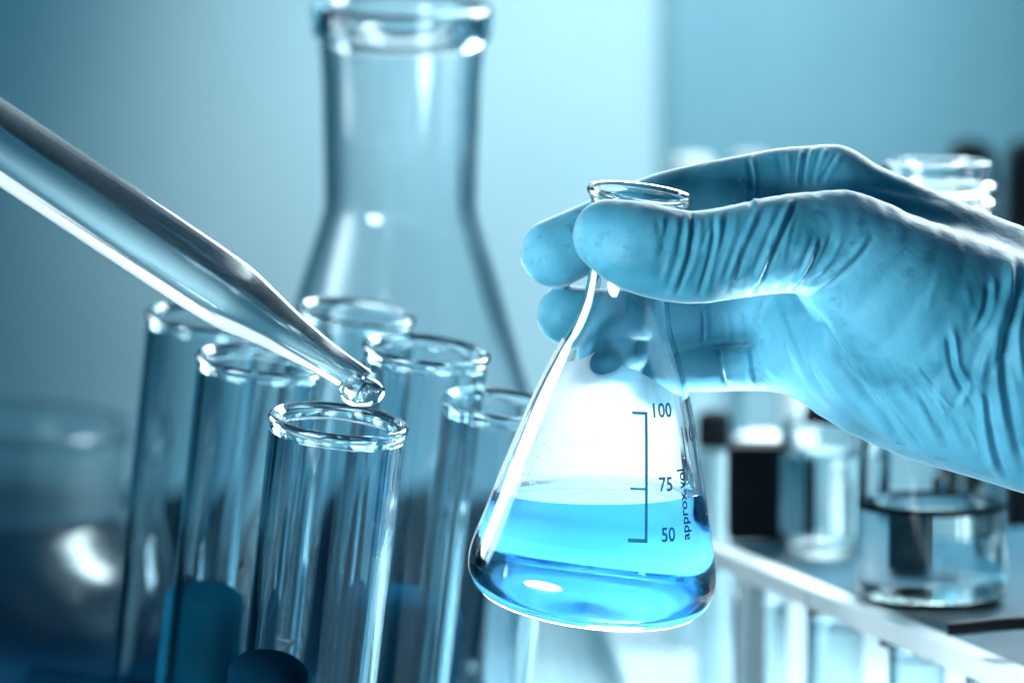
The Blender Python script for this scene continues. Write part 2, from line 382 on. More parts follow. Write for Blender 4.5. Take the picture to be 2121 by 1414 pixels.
# ---------------------------------------------------------------- gloved hand: one continuous surface from blended tapered limbs
def H(px, py, z):                                   # photo pixel + millimetres behind the focus plane -> local millimetres
    k = (1000.0 + z) / 8000.0
    return ((px-1060.5)*k, (707-py)*k, z)
chains = {
 'palm': dict(k=7, flat=1.0, segs=[
   [(1745, 520, -14, 112), (1850, 610, -10, 170), (1990, 690, -4, 200), (2200, 790, 0, 225)],
   [(1720, 392, 8, 84), (1840, 452, 10, 92), (1990, 545, 12, 118), (2200, 660, 12, 150)],
   [(1660, 735, 10, 80), (1800, 802, 10, 104), (1960, 850, 6, 118), (2200, 900, 4, 125)],
   [(1665, 560, 14, 85), (1850, 620, 16, 110), (2200, 760, 12, 150)],
   [(1650, 655, 8, 72), (1760, 735, 0, 105), (1950, 800, -4, 140), (2200, 850, -2, 150)]]),
 'thumb': dict(k=5, segs=[[(1262, 488, -23, 76), (1325, 512, -25, 95), (1425, 533, -25, 96), (1520, 522, -25, 96), (1610, 507, -23, 101), (1700, 505, -19, 108), (1770, 540, -14, 125)]]),
 'index': dict(k=4, segs=[[(1150, 524, 21, 72), (1225, 490, 22, 70), (1345, 439, 23, 71), (1430, 414, 22, 71), (1560, 391, 17, 73), (1640, 380, 13, 76), (1725, 385, 9, 82)]]),
 'middle': dict(k=4, segs=[[(1172, 652, 25, 61), (1280, 655, 26, 60), (1400, 650, 26, 62), (1500, 655, 22, 62), (1600, 640, 15, 66), (1680, 600, 12, 76)]]),
 'ring': dict(k=4, segs=[[(1242, 722, 28, 55), (1340, 705, 30, 55), (1470, 700, 27, 58), (1600, 690, 18, 64), (1680, 680, 12, 74)]]),
 'little': dict(k=4, segs=[[(1376, 758, 31, 50), (1450, 762, 24, 50), (1540, 762, 14, 48), (1610, 757, 10, 54), (1670, 745, 8, 68)]]),
}
VX = 0.62
lo = np.array([-2.0, -42.0, -52.0]); hi = np.array([146.0, 58.0, 50.0])
dims = ((hi-lo)/VX).astype(int)+1
gx = (lo[0]+np.arange(dims[0])*VX).astype(np.float32); gy = (lo[1]+np.arange(dims[1])*VX).astype(np.float32); gz = (lo[2]+np.arange(dims[2])*VX).astype(np.float32)
def smin(a, b, k):
    h = np.clip(0.5+0.5*(b-a)/k, 0, 1); return b*(1-h)+a*h-k*h*(1-h)
def chain_field(ch):
    F = np.full(dims, 60.0, np.float32)
    for seg in ch['segs']:
        sp = catmull(seg, 3)
        nodes = [(np.array(H(a, b, c)), r*(1000+c)/8000.0) for a, b, c, r in sp]
        G = np.full(dims, 60.0, np.float32)
        for (A, ra), (B, rb) in zip(nodes, nodes[1:]):
            m_ = max(ra, rb)+12
            i0 = np.maximum(((np.minimum(A, B)-m_-lo)/VX).astype(int), 0); i1 = np.minimum(((np.maximum(A, B)+m_-lo)/VX).astype(int)+2, dims)
            if (i1 <= i0).any(): continue
            sl = tuple(slice(i0[j], i1[j]) for j in range(3))
            X = gx[sl[0]][:, None, None]-A[0]; Y = gy[sl[1]][None, :, None]-A[1]; Z = gz[sl[2]][None, None, :]-A[2]
            d = (B-A); L2 = float(d@d)+1e-9
            t = np.clip((X*d[0]+Y*d[1]+Z*d[2])/L2, 0, 1)
            D = np.sqrt((X-t*d[0])**2+(Y-t*d[1])**2+(Z-t*d[2])**2)-(ra+(rb-ra)*t)
            G[sl] = np.minimum(G[sl], D)
        F = smin(F, G, ch['k']) if F.min() < 50 else G
    return F
palm = chain_field(chains['palm']); palm = smin(palm, chain_field(chains['thumb']), 5.0)
fing = chain_field(chains['index'])
for nm in ('middle', 'ring', 'little'): fing = smin(fing, chain_field(chains[nm]), 0.7)
SDF = smin(palm, fing, 3.5); del palm, fing
SDF[-1] = 5; SDF[:, :, -1] = 5                       # the wrist is cut outside the picture
def surface_nets(F):
    inside = F < 0
    n = F.shape
    corners = [(i, j, k) for i in (0, 1) for j in (0, 1) for k in (0, 1)]
    cs = [inside[i:n[0]-1+i, j:n[1]-1+j, k:n[2]-1+k] for i, j, k in corners]
    s = sum(c.astype(np.int8) for c in cs); act = (s > 0) & (s < 8)
    I, J, K = np.nonzero(act); idx = -np.ones(act.shape, np.int32); idx[I, J, K] = np.arange(len(I))
    acc = np.zeros((len(I), 3)); cnt = np.zeros(len(I))
    for a in corners:
        for ax_ in range(3):
            if a[ax_]: continue
            b = list(a); b[ax_] = 1
            fa = F[I+a[0], J+a[1], K+a[2]]; fb = F[I+b[0], J+b[1], K+b[2]]
            c = (fa < 0) != (fb < 0); t = np.where(c, fa/(fa-fb+1e-12), 0)
            for q in range(3): acc[:, q] += np.where(c, a[q]+(t if q == ax_ else 0), 0)
            cnt += c
    V = np.stack([I, J, K], 1)+acc/cnt[:, None]
    Q = []
    for ax_ in range(3):
        u, v = (ax_+1) % 3, (ax_+2) % 3
        sa = [slice(None)]*3; sb = [slice(None)]*3; sa[ax_] = slice(0, n[ax_]-1); sb[ax_] = slice(1, n[ax_])
        A_, B_ = inside[tuple(sa)], inside[tuple(sb)]
        E = np.stack(np.nonzero(A_ != B_), 1); ok = (E[:, u] > 0) & (E[:, v] > 0) & (E[:, u] < n[u]-1) & (E[:, v] < n[v]-1); E = E[ok]
        def at(du, dv):
            e_ = E.copy(); e_[:, u] -= du; e_[:, v] -= dv; return idx[e_[:, 0], e_[:, 1], e_[:, 2]]
        q = np.stack([at(1, 1), at(0, 1), at(0, 0), at(1, 0)], 1)
        flip = ~A_[E[:, 0], E[:, 1], E[:, 2]]; q[flip] = q[flip][:, ::-1]; Q.append(q)
    return V, np.concatenate(Q)
Vh, Qh = surface_nets(SDF); del SDF
Vh = Vh*VX+lo
me = bpy.data.meshes.new('gloved_hand')
me.vertices.add(len(Vh)); me.vertices.foreach_set('co', Vh.astype(np.float32).ravel())
me.loops.add(len(Qh)*4); me.loops.foreach_set('vertex_index', Qh.astype(np.int32).ravel())
me.polygons.add(len(Qh)); me.polygons.foreach_set('loop_start', np.arange(0, len(Qh)*4, 4, dtype=np.int32))
me.update(calc_edges=True); me.validate()
# smooth, then subdivide once
def smooth_np(V, Q, it):
    for _ in range(it):
        acc = np.zeros_like(V); cnt = np.zeros(len(V))
        for a, b in ((0, 1), (1, 2), (2, 3), (3, 0)):
            for s_, d_ in ((a, b), (b, a)):
                np.add.at(acc, Q[:, d_], V[Q[:, s_]]); np.add.at(cnt, Q[:, d_], 1)
        V = V*0.4+0.6*acc/cnt[:, None]
    return V
Vh = smooth_np(Vh, Qh, 3); me.vertices.foreach_set('co', Vh.astype(np.float32).ravel()); me.update()
tmp = bpy.data.objects.new('tmp', me); C.objects.link(tmp)
md = tmp.modifiers.new('s', 'SUBSURF'); md.levels = 1
dg = bpy.context.evaluated_depsgraph_get(); me2 = bpy.data.meshes.new_from_object(tmp.evaluated_get(dg)); bpy.data.objects.remove(tmp)
me2.name = 'gloved_hand'; me = me2
N = len(me.vertices); V = np.empty(N*3, np.float32); me.vertices.foreach_get('co', V); V = V.reshape(-1, 3).astype(float)
Nn = np.empty(N*3, np.float32); me.vertex_normals.foreach_get('vector', Nn); Nn = Nn.reshape(-1, 3).astype(float)
if (Nn[np.argmin(V[:, 2])][2]) > 0: Nn = -Nn
U = np.stack([V[:, 0]*8000/(1000+V[:, 2])+1060.5, 707-V[:, 1]*8000/(1000+V[:, 2])], 1)
disp = np.zeros(N)
front = np.clip(-Nn[:, 2]*2.5+0.4, 0, 1)
def fold(pts, w, amp, zlo=-99, zhi=99, asym=0.0, taper=0.25):
    """a ridge (amp>0) or crease (amp<0) in millimetres along a line drawn on the hand"""
    global disp
    pts = np.array(catmull(pts, 6)) if len(pts) > 2 else np.array(pts, float)
    seg = pts[1:]-pts[:-1]; L = np.hypot(seg[:, 0], seg[:, 1]); cum = np.concatenate([[0], np.cumsum(L)])
    lo_ = pts.min(0)-4*w; hi_ = pts.max(0)+4*w
    m_ = np.nonzero((U[:, 0] > lo_[0]) & (U[:, 0] < hi_[0]) & (U[:, 1] > lo_[1]) & (U[:, 1] < hi_[1]) & (V[:, 2] > zlo) & (V[:, 2] < zhi) & (front > 0))[0]
    best = np.full(len(m_), 1e9); tt = np.zeros(len(m_)); sg = np.zeros(len(m_))
    for i in range(len(seg)):
        d = U[m_]-pts[i]; t = np.clip((d@seg[i])/(L[i]**2+1e-9), 0, 1)
        q = d-t[:, None]*seg[i]; dd = np.hypot(q[:, 0], q[:, 1]); s_ = np.sign(seg[i][0]*d[:, 1]-seg[i][1]*d[:, 0])
        b = dd < best; best[b] = dd[b]; tt[b] = ((cum[i]+t*L[i])/cum[-1])[b]; sg[b] = s_[b]
    tp = np.clip(tt/taper, 0, 1)*np.clip((1-tt)/taper, 0, 1) if taper else 1
    x = best*sg/(w*0.92)
    prof = np.exp(-x*x) - asym*np.exp(-(x-1.5)**2)
    disp[m_] += 0.88*amp*prof*tp*front[m_]
TH = dict(zlo=-60, zhi=-4)
T = 0.18
for pts, w, a in (
  ([(1385, 445), (1378, 490), (1370, 530)], 7, -0.55), ([(1402, 440), (1398, 500), (1372, 590)], 8, 0.5), ([(1425, 436), (1419, 517), (1385, 618)], 7, 0.75),
  ([(1434, 440), (1427, 534), (1400, 618)], 5, -0.7), ([(1450, 436), (1446, 520), (1412, 600)], 8, 0.45), ([(1478, 442), (1474, 517), (1446, 618)], 6, -0.75),
  ([(1490, 432), (1486, 517), (1458, 620)], 8, 0.6), ([(1508, 432), (1495, 500), (1470, 590)], 6, -0.4), ([(1530, 430), (1516, 500), (1482, 600)], 7, 0.4), ([(1575, 422), (1532, 517), (1497, 612)], 7, 0.65),
  ([(1588, 425), (1545, 520), (1512, 612)], 6, -0.5), ([(1610, 420), (1580, 490), (1535, 590)], 8, 0.35), ([(1640, 412), (1600, 500), (1550, 618)], 8, 0.95),
  ([(1653, 412), (1613, 500), (1565, 612)], 6, -0.9), ([(1680, 470), (1650, 540), (1600, 604)], 9, 0.4), ([(1693, 490), (1668, 555), (1632, 604)], 6, 0.8), ([(1702, 492), (1680, 550), (1642, 603)], 5, -0.6),
  ([(1800, 484), (1760, 534), (1704, 580), (1655, 606)], 7, 0.7), ([(1812, 490), (1770, 545), (1712, 592), (1668, 612)], 6, -0.6), ([(1725, 480), (1705, 530), (1665, 590)], 6, -0.35),
  ([(1745, 490), (1722, 535), (1690, 575)], 7, 0.45), ([(1240, 560), (1290, 545), (1365, 560)], 20, 0.3), ([(1362, 450), (1368, 490), (1366, 540)], 9, -0.35)):
    fold(pts, w, a, asym=0.25, taper=T, **TH)
# edge of the thumb mound, palm streaks, wrist folds, index folds
PM = dict(zlo=-60, zhi=30)
for pts, w, a in (
  ([(1640, 604), (1704, 677), (1754, 763), (1816, 838), (1887, 931)], 12, -1.6), ([(1660, 600), (1722, 668), (1775, 750), (1835, 822), (1905, 915)], 16, 1.0),
  ([(1690, 395), (1780, 398), (1900, 425), (2000, 455)], 16, 0.8), ([(1700, 372), (1790, 378), (1900, 405)], 12, -0.5),
  ([(1607, 620), (1640, 720), (1690, 815), (1740, 865)], 10, 0.55), ([(1560, 640), (1575, 720), (1610, 790)], 10, 0.5), ([(1625, 640), (1660, 730), (1712, 820), (1780, 880)], 7, -0.5),
  ([(1650, 650), (1700, 760), (1770, 850), (1850, 915)], 8, 0.4), ([(1780, 790), (1840, 860), (1890, 925)], 7, 0.5), ([(1800, 790), (1862, 858), (1915, 935)], 5, -0.45),
  ([(1850, 780), (1905, 850), (1950, 930)], 10, 0.55), ([(1870, 780), (1925, 850), (1970, 930)], 7, -0.45), ([(1935, 780), (1960, 860), (2005, 940)], 11, 0.5),
  ([(1973, 675), (1983, 740), (1989, 763), (2014, 800)], 8, 1.0), ([(1963, 690), (1973, 763), (1998, 815)], 7, -0.9), ([(2016, 790), (2002, 815), (1988, 845)], 9, 0.7),
  ([(2090, 524), (2088, 600), (2060, 690), (2036, 760), (2029, 824)], 14, 1.5), ([(2108, 530), (2106, 620), (2080, 710), (2056, 780)], 9, -1.2), ([(2060, 570), (2055, 640), (2030, 690)], 8, 0.8),
  ([(2046, 580), (2040, 640), (2015, 690)], 7, -0.7), ([(2029, 804), (2038, 880), (2052, 950), (2078, 995)], 10, 1.0), ([(2042, 804), (2052, 880), (2068, 950), (2090, 990)], 7, -1.0),
  ([(2085, 677), (2082, 789), (2106, 916), (2130, 990)], 12, -1.7), ([(2070, 677), (2066, 789), (2090, 910)], 12, 0.9),
  ([(2121, 630), (2108, 700), (2121, 800)], 10, 1.0), ([(1700, 1000), (1720, 900), (1800, 900)], 6, 0.0),
  ([(1556, 318), (1566, 372), (1561, 432)], 6, 0.9), ([(1546, 322), (1555, 372), (1551, 432)], 6, -0.6), ([(1610, 312), (1618, 360), (1612, 410)], 8, -0.4), ([(1630, 308), (1636, 350), (1630, 405)], 6, 0.45),
  ([(1663, 303), (1655, 350), (1652, 395)], 5, 0.7), ([(1672, 303), (1664, 350), (1658, 395)], 4, -0.6), ([(1684, 303), (1675, 345), (1668, 390)], 5, 0.6), ([(1712, 306), (1698, 345), (1685, 385)], 6, 0.5),
  ([(1700, 305), (1688, 345), (1678, 388)], 4, -0.5), ([(1745, 318), (1725, 350), (1705, 385)], 7, 0.45), ([(1735, 315), (1712, 352), (1695, 385)], 4, -0.45), ([(1530, 370), (1545, 385), (1553, 400)], 6, 0.5),
  ([(1462, 640), (1466, 675), (1464, 712)], 6, 0.7), ([(1454, 640), (1457, 675), (1455, 712)], 4, -0.6), ([(1506, 640), (1510, 675), (1512, 712)], 6, 0.55), ([(1540, 640), (1545, 675), (1550, 712)], 7, -0.4),
  ([(1498, 722), (1504, 765), (1512, 800)], 6, 0.6), ([(1488, 722), (1493, 765), (1502, 800)], 4, -0.5), ([(1545, 722), (1550, 765), (1556, 800)], 7, 0.5), ([(1556, 722), (1561, 765), (1567, 800)], 5, -0.5)):
    fold(pts, w, a, asym=0.2, taper=0.2, **PM)
# fine random tension folds fanning from the thumb base and towards the wrist
rg = random.Random(3)
for k in range(26):
    t = rg.random(); x0 = 1700+t*330; y0 = 700+t*110+rg.uniform(-20, 60); L = rg.uniform(60, 150); a = R(rg.uniform(48, 68))
    fold([(x0, y0), (x0+L*0.5*math.cos(a)+rg.uniform(-5, 5), y0+L*0.5*math.sin(a)), (x0+L*math.cos(a), y0+L*math.sin(a))], rg.uniform(3, 7), rg.choice((-1, 1))*rg.uniform(0.1, 0.32), **PM)
for k in range(22):
    x0 = rg.uniform(1380, 1680); y0 = rg.uniform(425, 520); a = R(rg.uniform(100, 118)); L = rg.uniform(40, 110)
    fold([(x0, y0), (x0+L*math.cos(a), y0+L*math.sin(a))], rg.uniform(3, 6), rg.choice((-1, 1))*rg.uniform(0.1, 0.28), **TH)
for k in range(24):
    x0 = rg.uniform(1930, 2110); y0 = rg.uniform(520, 900); a = R(rg.uniform(60, 120)); L = rg.uniform(40, 120)
    fold([(x0, y0), (x0+L*0.5*math.cos(a)+rg.uniform(-8, 8), y0+L*0.5*math.sin(a)), (x0+L*math.cos(a), y0+L*math.sin(a))], rg.uniform(8, 15), rg.choice((-1, 1))*rg.uniform(0.12, 0.3), **PM)
V = V+Nn*disp[:, None]
me.vertices.foreach_set('co', (V*mm).astype(np.float32).ravel()); me.update()
for p in me.polygons: p.use_smooth = True
hand = link('gloved_hand', me, GLOVE)
bk = -FWD*-1.0
hand.matrix_world = Matrix(((RT.x, UP.x, FWD.x, 0), (RT.y, UP.y, FWD.y, 0), (RT.z, UP.z, FWD.z, 0), (0, 0, 0, 1)))
hand.location = Vector((0, 0, CAMH))+FWD*1.0
# local frame (right, up, forward) is left-handed with these columns: mirror-free because the mesh is stored in it; flip the faces
me.flip_normals()
tag(hand, 'hand in a thin wrinkled blue latex glove holding the small flask by its neck', 'hand')

# ---------------------------------------------------------------- pipette and hanging drop
a_ = P(-160, 188, 0.985); b_ = P(752, 795, 0.985)
axp = (a_-b_).normalized(); PMx = frame(b_, axp)
Lp = (a_-b_).length
k = 0.985/8000
pp = [(31*k, 0.0), (33*k, 6*k), (34*k, 50*k), (38*k, 110*k), (49*k, 190*k), (61*k, 250*k), (71*k, 305*k), (76*k, 360*k), (78*k, 500*k), (79*k, Lp)]
po = catmull(pp, 5); pi = [(r-1.1*mm, z) for r, z in po]
pip = thing('pipette', 'slanted glass dropper pipette reaching down from the upper left', 'pipette', PMx)
from_bm('glass_barrel', lathe_bm([(0.0, 0.0)]+po+[(0.0, Lp)], 128, closed=False), GL_PIP, pip, True)
dz = Vector((0, 0, 1)); dM = frame(P(750, 800, 0.985), UP)
dp = catmull([(0.0, 22), (24, 20), (41, 10), (48, -4), (46, -17), (36, -31), (20, -40), (0.0, -43)], 6)
bm = lathe_bm([(max(r, 0)*k, z*k) for r, z in dp], 64, closed=False)
for v in bm.verts:
    v.co.z += -0.10*v.co.x*(v.co.z > 0)
o = from_bm('water_drop', bm, WATER, None, True); o.matrix_world = dM
tag(o, 'clear drop hanging from the tip of the slanted pipette', 'drop')

# ---------------------------------------------------------------- test tubes at the left
TL, TT = R(7.0), R(12)
RTUBE, LTUBE = 18.4*mm, 158*mm
def test_tube(px, py, d, label, group, lean=TL, tilt=TT, R_=RTUBE, L_=LTUBE, g=GL_BLUE, th=2.5*mm, bead=0.7*mm):
    ax = DIR(lean, tilt); M = frame(P(px, py, d), ax)
    t = thing('test_tube', label, 'test tube', M, group)
    ro = R_-bead*0.9
    out = [(ro, -4*mm), (ro, -10*mm), (ro, -30*mm)]+[(ro, -(30+i*8)*mm) for i in range(1, int((L_/mm-30-R_/mm)/8))]
    z0 = -(L_-ro)
    for i in range(0, 13):
        a = i/12*math.pi/2; out.append((ro*math.cos(a), z0-ro*math.sin(a)))
    out[-1] = (0.0, out[-1][1])
    inn = [(max(ro-th, 0), z) for r, z in out[:-13]]
    for i in range(0, 13):
        a = i/12*math.pi/2; inn.append(((ro-th)*math.cos(a), z0-(ro-th)*math.sin(a)))
    inn[-1] = (0.0, inn[-1][1])
    from_bm('glass_body', lathe_bm(out+inn[::-1], 96), g, t, True)
    rc = [(ro, -4.2*mm), (ro+0.1*mm, -2.6*mm), (R_-0.25*mm, -2.0*mm), (R_, -1.2*mm), (R_-0.3*mm, -0.35*mm), (R_-0.9*mm, 0), (R_-1.7*mm, -0.3*mm), (ro-th, -1.4*mm), (ro-th, -4.2*mm)]
    from_bm('rim', lathe_bm(rc[:1]+catmull(rc[1:-1], 3)+rc[-1:], 96), g, t, True)
    return t
G1 = 'glass test tubes under and around the pipette'
T1 = test_tube(702, 866, 1.0, 'sharp front test tube standing right under the hanging drop', G1)
test_tube(540, 740, 1.095, 'glass test tube crossed by the pipette, left behind the front tube', G1)
test_tube(884, 719, 1.09, 'clear glass test tube just right of the pipette tip, behind the front tube', G1)
test_tube(1047, 832, 1.095, 'glass test tube half hidden behind the left edge of the hand held flask', G1)
test_tube(427, 653, 1.17, 'blurred pale test tube furthest left, below the pipette barrel', G1)
test_tube(738, 642, 1.17, 'blurred pale test tube furthest back, in front of the large flask', G1)
# faint letters printed on the front tube
for s_, z_ in (('N', -58), ('C', -64)):
    V, F = text_mesh(s_, 7*mm, 1.0); bm = bmesh.new(); vs = []
    r = RTUBE-0.7*mm
    for x, y in V:
        u, v = -y, x
        a = R(-22)+u/r; vs.append(bm.verts.new((r*math.sin(a), -r*math.cos(a), z_*mm+v)))
    for f in F: bm.faces.new([vs[i] for i in f])
    from_bm('printed_letter', bm, INK2, T1)
# rack with rounded pegs
rk = thing('tube_rack', 'dark blue peg rack with rounded pegs between the left test tubes', 'rack', frame(P(700, 1500, 1.05), DIR(TL, TT)))
Minv = rk.matrix_world.inverted()
for px, py, w, d in ((430, 1203, 84, 1.12), (560, 1350, 84, 0.965), (842, 1212, 118, 1.14)):
    top = Minv @ P(px, py, d); r = w*d/8000
    pr = [(0.0, 0.0)]+[(r*math.sin(a/10*math.pi/2), -0.55*r*(1-math.cos(a/10*math.pi/2))) for a in range(1, 11)]+[(r*1.02, -60*mm), (0.0, -60*mm)]
    o = from_bm('peg', lathe_bm(pr, 64, closed=False), PEG if px != 560 else NAVY, rk, True); o.location = top
from_bm('base', box_bm(-0.10, 0.035, -0.10, 0.16, -0.055, -0.043, 0.003), NAVY, rk)

# ---------------------------------------------------------------- large blurred flask behind
ax2 = DIR(R(0.8), R(13)); d2 = 1.30
k2 = d2/8000
BM = frame(P(833, 14, d2), ax2)
bfl = thing('conical_flask', 'large blurred conical flask standing behind the test tubes', 'flask', BM)
bo = catmull([(172, -75), (166, -150), (163, -260), (160, -380), (162, -430), (178, -490), (200, -560), (232, -670), (272, -800), (330, -980), (420, -1250), (500, -1480), (515, -1560), (500, -1610), (430, -1630), (0, -1630)], 5)
bo = [(max(r, 0)*k2, z*k2) for r, z in bo]; bo[-1] = (0.0, bo[-1][1])
bi = wall_profile(bo, 2.6*mm); bi[-1] = (0.0, bi[-1][1]); bi[0] = (bo[0][0]-2.6*mm, bo[0][1])
from_bm('glass_body', lathe_bm(bo+bi[::-1], 96), GL_SOFT, bfl, True)
rr = [(172, -77), (182, -64), (187, -40), (188, -15), (184, 2), (168, 7), (155, 2), (150, -20), (149, -77)]
from_bm('rim', lathe_bm([(r*k2, z*k2) for r, z in catmull(rr, 4)], 96), GL_SOFT, bfl, True)

# ---------------------------------------------------------------- blurred bottle at the far left, half full
d3 = 1.50; k3 = d3/8000
M3 = frame(P(30, 866, d3), DIR(R(3), R(8)))
bt = thing('round_flask', 'blurred wide mouthed round flask at the left edge of the picture', 'flask', M3)
o3 = catmull([(240, 0), (246, -6), (246, -20), (238, -40), (234, -120), (234, -190), (262, -230), (305, -290), (325, -370), (318, -480), (290, -560), (230, -610), (120, -625), (0, -625)], 5)
o3 = [(max(r, 0)*k3, z*k3) for r, z in o3]; o3[-1] = (0.0, o3[-1][1])
i3 = wall_profile(o3, 2.2*mm); i3[0] = (o3[0][0]-2.0*mm, o3[0][1]); i3[-1] = (0.0, i3[-1][1])
from_bm('glass_body', lathe_bm(o3+i3[::-1], 96), GL_HAZY, bt, True)
def fill(name, inner_prof, M, lvl_pt, m, label):
    pr = [(r+0.3*mm if r > 0.3*mm else r, z) for r, z in inner_prof]
    b = lathe_bm([(0.0, pr[0][1])]+pr, 96, closed=False); iv = M.inverted()
    r_ = bmesh.ops.bisect_plane(b, geom=b.verts[:]+b.edges[:]+b.faces[:], plane_co=iv @ lvl_pt, plane_no=(iv.to_3x3() @ Vector((0, 0, 1))).normalized(), clear_outer=True)
    bmesh.ops.contextual_create(b, geom=[g for g in r_['geom_cut'] if isinstance(g, bmesh.types.BMEdge)])
    o = from_bm(name, b, m, None, True); o.matrix_world = M
    for p in o.data.polygons:
        if len(p.vertices) > 8: p.use_smooth = False
    return tag(o, label, 'liquid')
WATER_B = glass('tinted_water', (0.85, 0.96, 1.0), ior=1.34, rough=0.2, absorb=(0.05, 0.45, 0.65), density=14)
fill('clear_liquid', i3, M3, P(60, 1070, d3), WATER_B, 'blurred liquid in the round flask at the left edge')

# ---------------------------------------------------------------- right side: shelf rack with bottles on it and tubes hung below
dropz = CAMH-0.205
eA = P(1470, 1112, 1.305); eB = P(2190, 1408, 1.055)
eA.z = eB.z = dropz
ed = (eB-eA).normalized(); en = Vector((-ed.y, ed.x, 0));
if en.x < 0: en = -en
SM = Matrix(((ed.x, en.x, 0, eA.x), (ed.y, en.y, 0, eA.y), (0, 0, 1, dropz), (0, 0, 0, 1)))
LB = (eB-eA).length
sh = thing('shelf_rack', 'raised rack with a long white front rail crossing the lower right', 'rack', SM)
from_bm('shelf_plate', box_bm(-0.005, LB, 0.0045, 0.20, -0.006, 0.0, 0.0008), ACR, sh)
from_bm('front_rail', box_bm(-0.005, LB, -0.004, 0.004, -0.0055, 0.0015, 0.0012), WPL, sh)
for x in (0.005, LB-0.03):
    for y in (0.012, 0.19): from_bm('leg', box_bm(x, x+0.008, y-0.004, y+0.004, -dropz, -0.0062, 0.001), WPL, sh)
def under(px, py, d, lab, w=62):
    o = test_tube(px, py, d, lab, 'test tubes standing under the shelf rack', lean=0, tilt=R(6), R_=w*d/8000, L_=86*mm, g=GL_BLUE, th=1.4*mm, bead=0.4*mm)
    return o
under(1730, 1270, 1.235, 'left glass tube under the white rail, beside a black clip')
under(1900, 1335, 1.175, 'middle glass tube under the white rail')
under(2065, 1400, 1.11, 'right glass tube at the lower right corner under the white rail', 66)
under(1575, 1235, 1.32, 'blurred glass tube right of the hand held flask, under the far end of the rail', 60)
for px, py, d, l in ((1700, 1246, 1.215, 'black clip under the rail above the left tube'), (1852, 1312, 1.165, 'black clip under the middle of the rail'), (2075, 1402, 1.092, 'black clip under the rail at the lower right corner')):
    b = box_bm(-0.0045, 0.0045, -0.002, 0.002, -0.004, 0.004, 0.0012); o = from_bm('clip', b, BLK); o.location = P(px, py, d); tag(o, l, 'clip', 'black clips under the white rail')

def bottle(name, px, ybot, d, prof, label, cat, m=GL, th=1.6*mm, group=None):
    """prof: (r_px, height_px above the foot), top first"""
    kk = d/8000; base = P(px, ybot, d)
    M = Matrix.Translation(base)
    t = thing(name, label, cat, M, group)
    return t, kk, M
# threaded jar
d4 = 1.195; kk = d4/8000
base = P(1928, 1242, d4); base.z = dropz+0.0006
M4 = Matrix.Translation(base)
jar = thing('glass_jar', 'clear screw neck jar behind the gloved hand, half full of liquid', 'jar', M4)
jo = catmull([(112, 710), (118, 688), (140, 660), (153, 625), (155, 560), (155, 400), (155, 200), (155, 40), (152, 15), (140, 2), (120, 0), (0, 0)], 5)
jo = [(max(r, 0)*kk, z*kk) for r, z in jo]; jo[-1] = (0.0, 0.0)
ji = wall_profile(jo, 1.9*mm, 3.0*mm); ji[0] = (jo[0][0]-1.9*mm, jo[0][1]); ji[-1] = (0.0, ji[-1][1])
from_bm('glass_body', lathe_bm(jo+ji[::-1], 96), GL, jar, True)
nk = [(108, 708), (112, 730)]
for i in range(4):
    z = 742+i*34; nk += [(112, z), (122, z+8), (124, z+16), (113, z+26)]
nk += [(112, 882), (114, 902), (110, 908), (102, 906), (98, 896), (98, 708)]
nk = [(r*kk, z*kk) for r, z in catmull(nk, 3)]
b = lathe_bm(nk, 128)
for v in b.verts:                                    # helical thread
    a = math.atan2(v.co.y, v.co.x)
    if 736*kk < v.co.z < 878*kk: v.co.z += (a/(2*math.pi))*16*kk
from_bm('screw_neck', b, GL, jar, True)
lq = fill('clear_liquid', ji, M4, P(1928, 1040, d4), WATER, 'clear liquid with a dark surface line in the screw neck jar')
DARKW = glass('dark_ring_water', (0.25, 0.45, 0.55), ior=1.34, absorb=(0.02, 0.15, 0.25), density=2500)  # near black tint stands for dark reflection and contact shade
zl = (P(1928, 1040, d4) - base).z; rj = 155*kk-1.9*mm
from_bm('meniscus_reflection', lathe_bm([(rj+0.2*mm, zl+1.3*mm), (rj+0.2*mm, zl-1.0*mm), (rj-1.6*mm, zl-0.4*mm), (rj-1.0*mm, zl+0.25*mm), (rj-0.4*mm, zl+0.6*mm)], 96), DARKW, lq, True)  # dark reflection at the liquid surface put into a tinted ring
from_bm('foot_shade_ring', lathe_bm([(146*kk, 0.1*mm), (152*kk, 2.2*mm), (150*kk, 2.6*mm), (136*kk, 2.2*mm), (134*kk, 0.6*mm)], 96), DARKW, jar, True)  # contact darkness at the jar foot put into a tinted ring
# second jar, left of it
d5 = 1.30; kk = d5/8000; base = P(1712, 1185, d5); base.z = dropz+0.0006; M5 = Matrix.Translation(base)
jar2 = thing('glass_jar', 'blurred pale jar with a black stopper, left of the screw neck jar', 'jar', M5)
jo = catmull([(88, 266), (95, 256), (98, 240), (98, 150), (98, 20), (94, 4), (80, 0), (0, 0)], 5)
jo = [(max(r, 0)*kk, z*kk) for r, z in jo]; jo[-1] = (0.0, 0.0)
ji = wall_profile(jo, 1.8*mm); ji[0] = (jo[0][0]-1.8*mm, jo[0][1]); ji[-1] = (0.0, ji[-1][1])
from_bm('glass_body', lathe_bm(jo+ji[::-1], 64), GL, jar2, True)
fill('clear_liquid', ji, M5, P(1712, 935, d5), WATER, 'blurred clear liquid in the jar with a black stopper')
o = from_bm('stopper', lathe_bm([(0, 296*kk), (42*kk, 296*kk), (46*kk, 290*kk), (50*kk, 262*kk), (46*kk, 257*kk), (0, 257*kk)], 48, closed=False), BLK, jar2, True)
